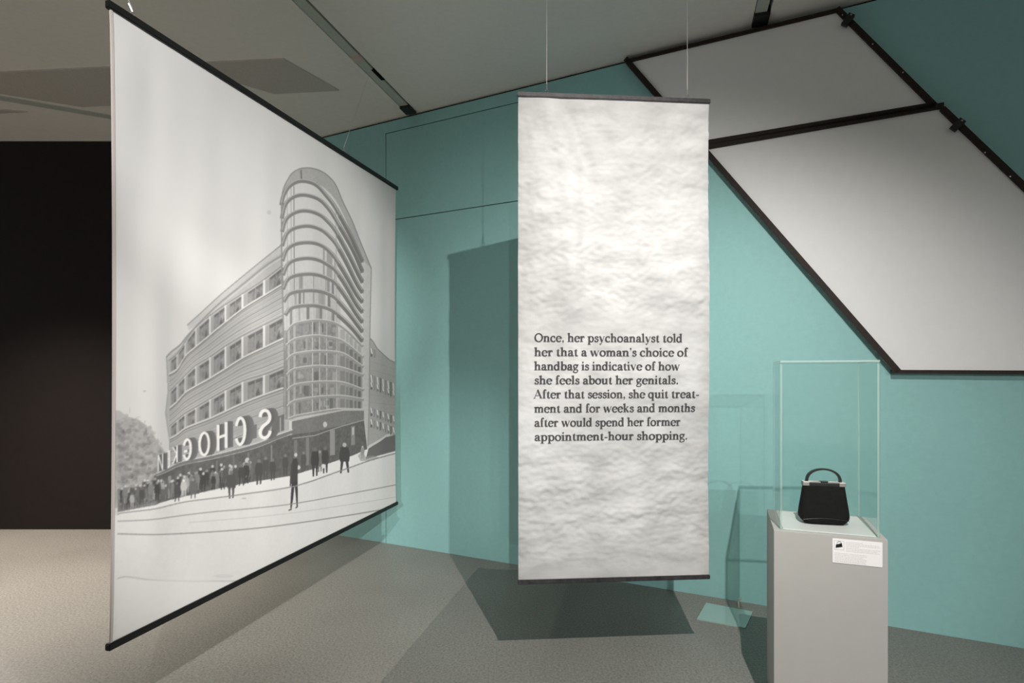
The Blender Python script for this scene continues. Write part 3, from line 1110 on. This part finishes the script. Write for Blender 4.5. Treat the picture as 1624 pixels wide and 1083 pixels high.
# ------------------------------------------------------------------ the text banner
TB0 = Vector((0.034, 3.01, 0))
TB1 = Vector((1.083, 3.09, 0))
TT = EYE + (HY - 151.5) * 3.01 / F
TBm = EYE + (HY - 921) * 3.01 / F
TW = (TB1 - TB0).length
td = (TB1 - TB0).normalized()
tn_ = Vector((td.y, -td.x, 0))       # towards the viewer
NU2, NV2 = 300, 740


def tb_disp(u, h):
    """relief of the puckered cloth, metres towards the viewer; u in metres across, h height"""
    v = (h - TBm) / (TT - TBm)
    q = Vector((u, h, 0))
    wv = noise.noise(q * 1.4) * 0.5
    d = 0.015 * noise.noise(Vector((u * 2.6 + 3, h * 1.7 + wv, 1.3)))
    d += 0.0105 * noise.noise(Vector((u * 4.2 + wv * 2, h * 8.5, 4.0)))
    d += 0.0068 * noise.noise(Vector((u * 11 + wv * 3, h * 17, 7.0)))
    d += 0.0036 * noise.noise(Vector((u * 30, h * 42, 11.0)))
    # vertical fold left of the middle, bending to the left at its top
    fx = 0.36 - 0.10 * max(0.0, (v - 0.86)) / 0.10
    d += 0.020 * math.exp(-((u - fx + 0.08) / 0.06) ** 2) * min(1, max(0, (v - 0.42) / 0.2))
    d -= 0.020 * math.exp(-((u - fx - 0.02) / 0.05) ** 2) * min(1, max(0, (v - 0.42) / 0.2))
    d -= 0.016 * math.exp(-((u - 0.03) / 0.06) ** 2) * min(1, max(0, (v - 0.3) / 0.3))
    edge = min(1.0, v / 0.03) * min(1.0, (1 - v) / 0.03)
    calm = min(1.0, max(0.0, (abs(h - 1.56) - 0.30) / 0.15))      # smoother where the text is printed
    d *= 0.5 + 0.5 * calm
    return d * max(0.0, edge) * (0.35 + 0.65 * min(1, max(0.0, (v - 0.02) / 0.1)))


txt = thing('text_banner', 'tall narrow white hanging banner printed with eight lines of serif text', 'banner')
pos = np.zeros((NV2, NU2, 3), np.float32)
colr = np.zeros((NV2, NU2, 3), np.float32)
DG = np.zeros((NV2, NU2), np.float32)
for j in range(NV2):
    h = TBm + (TT - TBm) * j / (NV2 - 1)
    for i in range(NU2):
        uu = TW * i / (NU2 - 1)
        DG[j, i] = tb_disp(uu, h)
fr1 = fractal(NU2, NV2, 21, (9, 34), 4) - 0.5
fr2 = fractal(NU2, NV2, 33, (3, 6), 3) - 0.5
uu = np.linspace(0, TW, NU2)[None, :]
hh = np.linspace(TBm, TT, NV2)[:, None]
pos[..., 0] = TB0.x + td.x * uu + tn_.x * DG
pos[..., 1] = TB0.y + td.y * uu + tn_.y * DG
pos[..., 2] = hh
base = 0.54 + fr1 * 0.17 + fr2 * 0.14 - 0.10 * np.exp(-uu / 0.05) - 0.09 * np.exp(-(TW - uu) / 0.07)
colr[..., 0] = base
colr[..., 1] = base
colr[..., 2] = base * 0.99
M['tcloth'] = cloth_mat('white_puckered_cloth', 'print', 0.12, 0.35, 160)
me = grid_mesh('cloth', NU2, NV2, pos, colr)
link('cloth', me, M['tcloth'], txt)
bar_between('top_bar', TB0 + tz * (TT + 0.006), TB1 + tz * (TT + 0.006), 0.010, 0.0125, M['barwood'], txt, 0.006)
bar_between('bottom_bar', TB0 + tz * (TBm - 0.006), TB1 + tz * (TBm - 0.006), 0.010, 0.0115, M['barwood'], txt, 0.004)


def tb_u(px):
    r = (px - CX) / F
    return (r * TB0.y - TB0.x) / (td.x - r * td.y)


for px in (867, 1090):
    p = TB0 + td * tb_u(px)
    wire(txt, (p.x, p.y, TT + 0.02), (p.x, p.y, CEIL + 0.0), 0.0014)

# ---- lettering: broad-pen serif glyphs
XH, AS, T_, t_ = 0.455, 0.70, 0.132, 0.060


def catm(pts, k=7, closed=False):
    out = []
    n = len(pts)
    rng = range(n) if closed else range(n - 1)
    for i in rng:
        if closed:
            p0, p1, p2, p3 = pts[i - 1], pts[i], pts[(i + 1) % n], pts[(i + 2) % n]
        else:
            p0, p1, p2, p3 = pts[max(i - 1, 0)], pts[i], pts[i + 1], pts[min(i + 2, n - 1)]
        for j in range(k):
            t = j / k
            out.append(tuple(0.5 * ((2 * p1[c]) + (-p0[c] + p2[c]) * t + (2 * p0[c] - 5 * p1[c] + 4 * p2[c] - p3[c]) * t * t
                                    + (-p0[c] + 3 * p1[c] - 3 * p2[c] + p3[c]) * t ** 3) for c in (0, 1)))
    out.append(pts[0] if closed else pts[-1])
    return out


def nib(path, closed=False, T=T_, t=t_, boost=1.0):
    """quads of a pen stroke: thick where it runs upright, thin where it runs flat"""
    quads = []
    n = len(path)
    side = []
    for i in range(n):
        if closed:
            a, b = path[(i - 1) % (n - 1)], path[(i + 1) % (n - 1)]
        else:
            a, b = path[max(i - 1, 0)], path[min(i + 1, n - 1)]
        dx, dy = b[0] - a[0], b[1] - a[1]
        L = math.hypot(dx, dy) or 1e-6
        nx, ny = -dy / L, dx / L
        w = 0.5 * boost * math.sqrt((T * nx) ** 2 + (t * ny) ** 2)
        side.append(((path[i][0] + nx * w, path[i][1] + ny * w), (path[i][0] - nx * w, path[i][1] - ny * w)))
    for i in range(n - 1):
        quads.append([side[i][0], side[i + 1][0], side[i + 1][1], side[i][1]])
    return quads


def disc(x, y, r, n=12):
    return [[(x + r * math.cos(2 * math.pi * i / n), y + r * math.sin(2 * math.pi * i / n)) for i in range(n)]]


def rect(x0, y0, x1, y1):
    return [[(x0, y0), (x1, y0), (x1, y1), (x0, y1)]]


def stem(x, y0, y1):
    n = max(1, int((y1 - y0) / 0.08))
    return [q for k in range(n) for q in rect(x - T_ / 2, y0 + (y1 - y0) * k / n, x + T_ / 2, y0 + (y1 - y0) * (k + 1) / n)]


def foot(x, y=0.0, l=0.065, r=0.065):
    h = T_ / 2
    return [[(x - h - l, y), (x + h + r, y), (x + h + r, y + 0.028), (x - h - l, y + 0.028)],
            [(x - h - l * .5, y + 0.026), (x + h + r * .5, y + 0.026), (x + h, y + 0.055), (x - h, y + 0.055)]]


def flag(x, y):
    h = T_ / 2
    return [[(x - h - 0.075, y - 0.050), (x - h - 0.075, y - 0.026), (x + h, y + 0.012), (x + h, y - 0.08), (x - h, y - 0.075)]]


def ring(cx, cy, rx, ry, a0=0, a1=360, n=26, **k):
    p = [(cx + rx * math.cos(math.radians(a0 + (a1 - a0) * i / n)), cy + ry * math.sin(math.radians(a0 + (a1 - a0) * i / n))) for i in range(n + 1)]
    return nib(p, closed=abs(a1 - a0) == 360, **k)


def arch(x0, x1):
    return nib(catm([(x0 + .02, .30), (x0 + .07, .385), (x0 + .15, XH - .022), (x1 - .045, XH - .055), (x1, .33), (x1, .27)]))


def serif_top(x, y=XH, w=0.085):
    return rect(x - w, y - 0.028, x + w, y)


G = {}
G['n'] = (stem(.13, 0, XH - .02) + flag(.13, XH) + foot(.13) + arch(.13, .40) + stem(.40, 0, .29) + foot(.40), .54)
G['h'] = (stem(.13, 0, AS) + flag(.13, AS) + foot(.13) + arch(.13, .40) + stem(.40, 0, .29) + foot(.40), .54)
G['m'] = (stem(.13, 0, XH - .02) + flag(.13, XH) + foot(.13, 0, .065, .05) + arch(.13, .385) + stem(.385, 0, .29) + foot(.385, 0, .045, .05) + arch(.385, .64) + stem(.64, 0, .29) + foot(.64), .78)
G['u'] = (stem(.12, .16, XH) + flag(.12, XH) + nib(catm([(.12, .18), (.12, .11), (.17, .035), (.24, .02), (.33, .07), (.39, .15)])) + stem(.40, 0, XH) + flag(.40, XH) + rect(.40, 0, .51, .028), .54)
G['o'] = (ring(.255, .225, .185, .215), .51)
G['c'] = (ring(.255, .225, .185, .215, 48, 318) + disc(.36, .345, .052), .445)
G['e'] = (ring(.25, .225, .18, .215, 8, 322) + rect(.09, .235, .42, .268), .465)
G['s'] = (nib(catm([(.31, .33), (.29, .395), (.20, .437), (.105, .395), (.10, .315), (.19, .25), (.285, .19), (.31, .11), (.25, .035), (.17, .018), (.09, .05), (.06, .13)]), T=.10, t=.055, boost=1.05)
          + rect(.292, .31, .325, .44) + rect(.045, .015, .078, .15), .37)
G['a'] = (nib(catm([(.10, .345), (.13, .405), (.21, .437), (.29, .41), (.33, .33), (.33, .2)])) + stem(.335, .07, .30) + nib(catm([(.335, .12), (.345, .04), (.39, .018), (.46, .04)]))
          + nib(catm([(.32, .265), (.20, .235), (.105, .175), (.095, .09), (.15, .025), (.25, .04), (.33, .12)])) + disc(.115, .345, .052), .47)
G['r'] = (stem(.13, 0, XH - .02) + flag(.13, XH) + foot(.13, 0, .065, .08) + nib(catm([(.15, .28), (.20, .38), (.28, .43), (.33, .425)])) + disc(.335, .385, .052), .395)
G['d'] = (ring(.225, .225, .16, .213) + stem(.385, 0, AS) + flag(.385, AS) + rect(.385, 0, .50, .028), .53)
G['b'] = (stem(.125, .0, AS) + flag(.125, AS) + ring(.29, .225, .16, .213), .52)
G['p'] = (stem(.13, -.215, XH - .02) + flag(.13, XH) + foot(.13, -.215) + ring(.295, .225, .16, .213), .53)
G['q'] = (ring(.225, .225, .16, .213) + stem(.39, -.215, XH) + foot(.39, -.215), .53)
G['g'] = (ring(.205, .305, .135, .135, T=.10) + nib([(.29, .40), (.36, .435), (.43, .43)], t=.05) + disc(.42, .41, .032)
          + nib(catm([(.14, .19), (.085, .135), (.12, .075), (.25, .052), (.36, .02), (.39, -.06), (.33, -.155), (.2, -.195), (.08, -.165), (.055, -.09), (.10, -.02), (.17, .03)]), T=.08, t=.05), .45)
G['y'] = (nib([(.10, XH - .01), (.27, .03)]) + nib(catm([(.43, XH - .01), (.30, .09), (.215, -.13), (.13, -.185)]), T=.045, t=.04) + disc(.115, -.165, .05)
          + serif_top(.10) + serif_top(.42, XH, .07), .50)
G['v'] = (nib([(.10, XH - .01), (.27, 0)]) + nib([(.42, XH - .01), (.26, 0)], T=.045) + serif_top(.10) + serif_top(.42, XH, .07), .50)
G['w'] = (nib([(.09, XH - .01), (.23, 0)]) + nib([(.37, XH - .01), (.23, 0)], T=.045) + nib([(.35, XH - .01), (.50, 0)]) + nib([(.65, XH - .01), (.50, 0)], T=.045)
          + serif_top(.09) + serif_top(.36) + serif_top(.65, XH, .065), .72)
G['k'] = (stem(.13, 0, AS) + flag(.13, AS) + foot(.13) + nib([(.16, .18), (.38, XH - .01)], T=.05) + nib([(.23, .27), (.42, .01)], T=.12) + serif_top(.38, XH, .08) + rect(.31, 0, .52, .028), .53)
G['t'] = (stem(.15, .08, .50) + [[(.08, XH), (.15 + T_ / 2, .585), (.15 + T_ / 2, XH)]] + nib(catm([(.15, .12), (.165, .05), (.22, .018), (.30, .05)])) + rect(.04, XH - .03, .29, XH), .33)
G['f'] = (stem(.15, 0, .56) + foot(.15, 0, .065, .08) + nib(catm([(.15, .52), (.16, .62), (.22, .685), (.29, .69)])) + disc(.30, .65, .05) + rect(.04, XH - .03, .29, XH), .32)
G['i'] = (stem(.13, 0, XH - .02) + flag(.13, XH) + foot(.13) + disc(.125, .625, .065), .265)
G['l'] = (stem(.13, 0, AS) + flag(.13, AS) + foot(.13), .265)
G['O'] = (ring(.36, .33, .28, .325, n=36, T=.12), .72)
G['A'] = (nib([(.07, .01), (.34, .66)], T=.05, t=.04) + nib([(.33, .69), (.60, .01)], T=.13) + rect(.15, .20, .50, .235) + rect(-.02, 0, .17, .028) + rect(.50, 0, .72, .028), .69)
G['.'] = (disc(.11, .055, .062), .22)
G[','] = (disc(.11, .055, .062) + [[(.11, .03), (.172, .05), (.15, -.06), (.08, -.13), (.07, -.11), (.11, -.05)]], .22)
G['\u2019'] = (disc(.10, .63, .06) + [[(.10, .60), (.16, .62), (.14, .52), (.07, .45), (.06, .47), (.10, .53)]], .20)
G['-'] = (rect(.04, .19, .27, .25), .31)
G[' '] = ([], .235)

LINES = [("Once, her psychoanalyst told", 848.0, 1081.5, 542.0),
         ("her that a woman\u2019s choice of", 848.2, 1090.0, 564.6),
         ("handbag is indicative of how", 848.0, 1077.5, 586.8),
         ("she feels about her genitals.", 848.3, 1075.8, 609.0),
         ("After that session, she quit treat-", 847.0, 1107.8, 631.2),
         ("ment and for weeks and months", 848.0, 1102.0, 653.6),
         ("after would spend her former", 848.0, 1079.0, 675.8),
         ("appointment-hour shopping.", 848.0, 1090.3, 698.0)]
EM = 19.6 * 3.03 / F      # letter size in metres

verts, faces = [], []


def tb_point(u_, h_):
    fi = min(max(u_ / TW * (NU2 - 1), 0), NU2 - 1.001)
    fj = min(max((h_ - TBm) / (TT - TBm) * (NV2 - 1), 0), NV2 - 1.001)
    i, j = int(fi), int(fj)
    a, b = fi - i, fj - j
    d = (DG[j, i] * (1 - a) + DG[j, i + 1] * a) * (1 - b) + (DG[j + 1, i] * (1 - a) + DG[j + 1, i + 1] * a) * b
    p = TB0 + td * u_ + tn_ * (float(d) + 0.0042)
    return (p.x, p.y, h_)


for text, xa, xb, yb in LINES:
    ua, ub = tb_u(xa), tb_u(xb)
    natural = sum(G[c][1] for c in text) - 0.06
    sx = (ub - ua) / natural
    h0 = EYE + (HY - yb) * 3.04 / F
    x = -0.04
    for c in text:
        polys, adv = G[c]
        for pl in polys:
            b0 = len(verts)
            for (gx, gy) in pl:
                verts.append(tb_point(ua + (x + gx) * sx, h0 + gy * EM))
            faces.append(list(range(b0, b0 + len(pl))))
        x += adv
me = bpy.data.meshes.new('lettering')
me.from_pydata(verts, [], faces)
me.update()
link('lettering', me, M['ink'], txt)

# ------------------------------------------------------------------ pedestal, glass case, handbag, card
YAW = math.radians(-20.5)
PX0, PY0, PH = 1.190, 2.552, 0.896
PWd, PDp = 0.442, 0.43
ped = thing('pedestal', 'light grey square display pedestal under the glass case', 'pedestal', (PX0, PY0, 0), YAW)
box_obj('column', (0, 0, 0.0), (PWd, PDp, PH), M['pedestal'], ped, None, 0.0015)

M['plinth'] = mat('plinth_white', (0.66, 0.66, 0.64, 1), 0.4, 0.4)
box_obj('top_plate', (0.040, 0.034, PH), (PWd - 0.036, PDp - 0.032, PH + 0.004), M['plinth'], ped, None, 0.001)

case = thing('display_case', 'clear five pane glass display case on the grey pedestal, over the handbag', 'display case',
             tuple(Vector((PX0, PY0, PH)) + Matrix.Rotation(YAW, 3, 'Z') @ Vector((0.028, 0.022, 0))), YAW)
CWd, CDp, CHt, th = PWd - 0.052, PDp - 0.042, 0.770, 0.008


def pane(lo, hi, axis):
    bm = bmesh.new()
    add_box(bm, lo, hi)
    bmesh.ops.recalc_face_normals(bm, faces=bm.faces)
    for f in bm.faces:
        f.material_index = 0 if abs(f.normal[axis]) > 0.9 else 1
    return bm_obj('glass_pane', bm, [M['glass'], M['glass_edge']], case)


e = 0.0004
pane((0, 0, 0.0005), (CWd, th, CHt - th - e), 1)
pane((0, CDp - th, 0.0005), (CWd, CDp, CHt - th - e), 1)
pane((0, th + e, 0.0005), (th, CDp - th - e, CHt - th - e), 0)
pane((CWd - th, th + e, 0.0005), (CWd, CDp - th - e, CHt - th - e), 0)
pane((0, 0, CHt - th), (CWd, CDp, CHt), 2)

bagp = Vector((PX0, PY0, PH)) + Matrix.Rotation(YAW, 3, 'Z') @ Vector((0.228, 0.20, 0.0055))
bag = thing('handbag', 'small black suede handbag with silver frame corners and arched handle inside the glass case', 'handbag', tuple(bagp), YAW + math.radians(8))
bag.scale = (0.875, 0.875, 0.97)


def rr(hx, hy, z, n=40, p=5.0, sag=0.0):
    out = []
    for i in range(n):
        a = 2 * math.pi * i / n
        c, s = math.cos(a), math.sin(a)
        x = hx * math.copysign(abs(c) ** (2 / p), c)
        y = hy * math.copysign(abs(s) ** (2 / p), s)
        out.append((x, y, z))
    return out


bm = bmesh.new()
prof = [(0.0, .094, .040), (0.006, .100, .045), (0.014, .110, .048), (0.026, .1195, .050), (0.040, .1215, .050), (0.07, .1185, .046),
        (0.11, .1125, .038), (0.15, .107, .028), (0.176, .1040, .019), (0.184, .1030, .016)]
loft(bm, [rr(hx, hy, z) for z, hx, hy in prof])
bm_obj('body', bm, M['leather'], bag, smooth=True)
bm = bmesh.new()
loft(bm, [rr(.088, .036, -0.001, p=8), rr(.088, .036, 0.003, p=8)])
bm_obj('base_piece', bm, M['strap'], bag)
# front seam line near the bottom
bm = bmesh.new()
add_tube(bm, [(-.112 + .224 * i / 20, -.0515 + .004 * abs(i / 10 - 1) ** 4, .022 + .010 * (1 - (i / 10 - 1) ** 2)) for i in range(21)], .0012, 6)
bm_obj('bottom_seam', bm, M['strap'], bag)
box_obj('frame_band', (-.078, -.0175, .181), (.078, .0175, .197), M['strap'], bag, None, .002)
for s in (-1, 1):
    xa, xb = sorted((s * .074, s * .1055))
    box_obj('corner_cap', (xa, -.019, .181), (xb, .019, .2005), M['silver'], bag, None, .002)
box_obj('frame_rail', (-.103, -.0165, .1972), (.103, -.0095, .2025), M['silver'], bag, None, .001)
box_obj('frame_rail', (-.103, .0095, .1972), (.103, .0165, .2025), M['silver'], bag, None, .001)
box_obj('clasp', (-.018, -.021, .1975), (.018, -.004, .2065), M['strap'], bag, None, .002)
# handle: flat strap arch
bm = bmesh.new()
prev = None
N = 30
for i in range(N + 1):
    a = math.pi * i / N
    cx_, cz_ = -.083 * math.cos(a), .198 + .064 * math.sin(a) ** 0.8
    dxx, dzz = .083 * math.sin(a), .064 * math.cos(a)
    L = math.hypot(dxx, dzz)
    nx, nz = -dzz / L, dxx / L
    w = .0038 + .0022 * abs(math.cos(a))
    q = [(cx_ + nx * w, -.009, cz_ + nz * w), (cx_ - nx * w, -.009, cz_ - nz * w), (cx_ - nx * w, .009, cz_ - nz * w), (cx_ + nx * w, .009, cz_ + nz * w)]
    cur = [bm.verts.new(c) for c in q]
    if prev:
        for k in range(4):
            l = (k + 1) % 4
            bm.faces.new((prev[k], prev[l], cur[l], cur[k]))
    else:
        bm.faces.new(cur)
    prev = cur
bm.faces.new(prev[::-1])
bm_obj('handle', bm, M['strap'], bag)

# information card on the front of the pedestal


def ped_front(px, py):
    r = (px - CX) / F
    dx, dy = math.cos(YAW), math.sin(YAW)
    u_ = (r * PY0 - PX0) / (dx - r * dy)
    y = PY0 + dy * u_
    return u_, EYE + (HY - py) * y / F


c0, c1 = ped_front(1320.2, 854.5)
c2, c3 = ped_front(1399.3, 897.5)
card = thing('info_card', 'small white information card with a tiny handbag picture, stuck on the pedestal front', 'card', (PX0, PY0, 0), YAW)
cw, ch = c2 - c0, 0.106
cz0 = ped_front(1320.2, 891.5)[1]
box_obj('card_sheet', (c0, -.0022, cz0), (c2, -.0004, cz0 + ch), M['card'], card)


def card_rect(name, u0, v0, u1, v1, m, parent=card, n=-.0027):
    """u from the left, v from the top, both 0..1"""
    bm = bmesh.new()
    add_box(bm, (c0 + cw * u0, n, cz0 + ch * (1 - v1)), (c0 + cw * u1, -.0022, cz0 + ch * (1 - v0)))
    return bm_obj(name, bm, m, parent)


# picture frame and tiny bag
bm = bmesh.new()
for (a, b, c, d) in ((.035, .07, .235, .085), (.035, .435, .235, .45), (.035, .07, .043, .45), (.227, .07, .235, .45)):
    add_box(bm, (c0 + cw * a, -.0027, cz0 + ch * (1 - d)), (c0 + cw * c, -.0022, cz0 + ch * (1 - b)))
bm_obj('picture_border', bm, M['card_grey'], card)
bm = bmesh.new()


def cp(u_, v_, n=-.0022):
    return Vector((c0 + cw * u_, n, cz0 + ch * (1 - v_)))


add_prism(bm, [cp(.065, .385), (cp(.068, .25)), cp(.19, .165), cp(.205, .32)], Vector((0, -.0006, 0)))
add_tube(bm, [cp(.09, .24, -.0026), cp(.098, .15, -.0026), cp(.13, .105, -.0026), cp(.165, .115, -.0026), cp(.18, .18, -.0026)], .0009, 6)
bm_obj('bag_picture', bm, M['black'], card)
# rows of small grey print, too small to read
rnd = random.Random(11)
bm = bmesh.new()


def text_row(u0, u1, v_, hgt=.032):
    x = u0
    while x < u1 - .01:
        w_ = min(rnd.uniform(.012, .055), u1 - x)
        add_box(bm, (c0 + cw * x, -.0025, cz0 + ch * (1 - v_ - hgt)), (c0 + cw * (x + w_), -.0022, cz0 + ch * (1 - v_)))
        x += w_ + .008


for v_, u1 in ((.09, .62), (.15, .95), (.21, .96), (.27, .55), (.34, .96), (.40, .90), (.46, .95)):
    text_row(.275, u1, v_)
for v_, u1 in ((.58, .70), (.64, .70), (.70, .62), (.76, .70), (.82, .68), (.88, .66), (.93, .69)):
    text_row(.04, u1, v_, .03)
bm_obj('small_print', bm, M['card_mid'], card)

# ------------------------------------------------------------------ glass plate on the floor by the wall
pl = thing('floor_plate', 'small square glossy plate with painted teal reflection on the floor between text banner and pedestal', 'plate')
bm = bmesh.new()
add_prism(bm, [(1.361, 3.938, 0.0005), (1.625, 3.79, 0.0005), (1.473, 3.546, 0.0005), (1.208, 3.674, 0.0005)], Vector((0, 0, 0.006)))
bm_obj('plate_sheet', bm, M['plate'], pl)
bm = bmesh.new()
add_tube(bm, [(1.555, 3.85, 0.007), (1.552, 3.852, 0.05), (1.556, 3.858, 0.062), (1.575, 3.862, 0.064)], 0.005, 8)
bm_obj('hook', bm, M['cream'], pl)
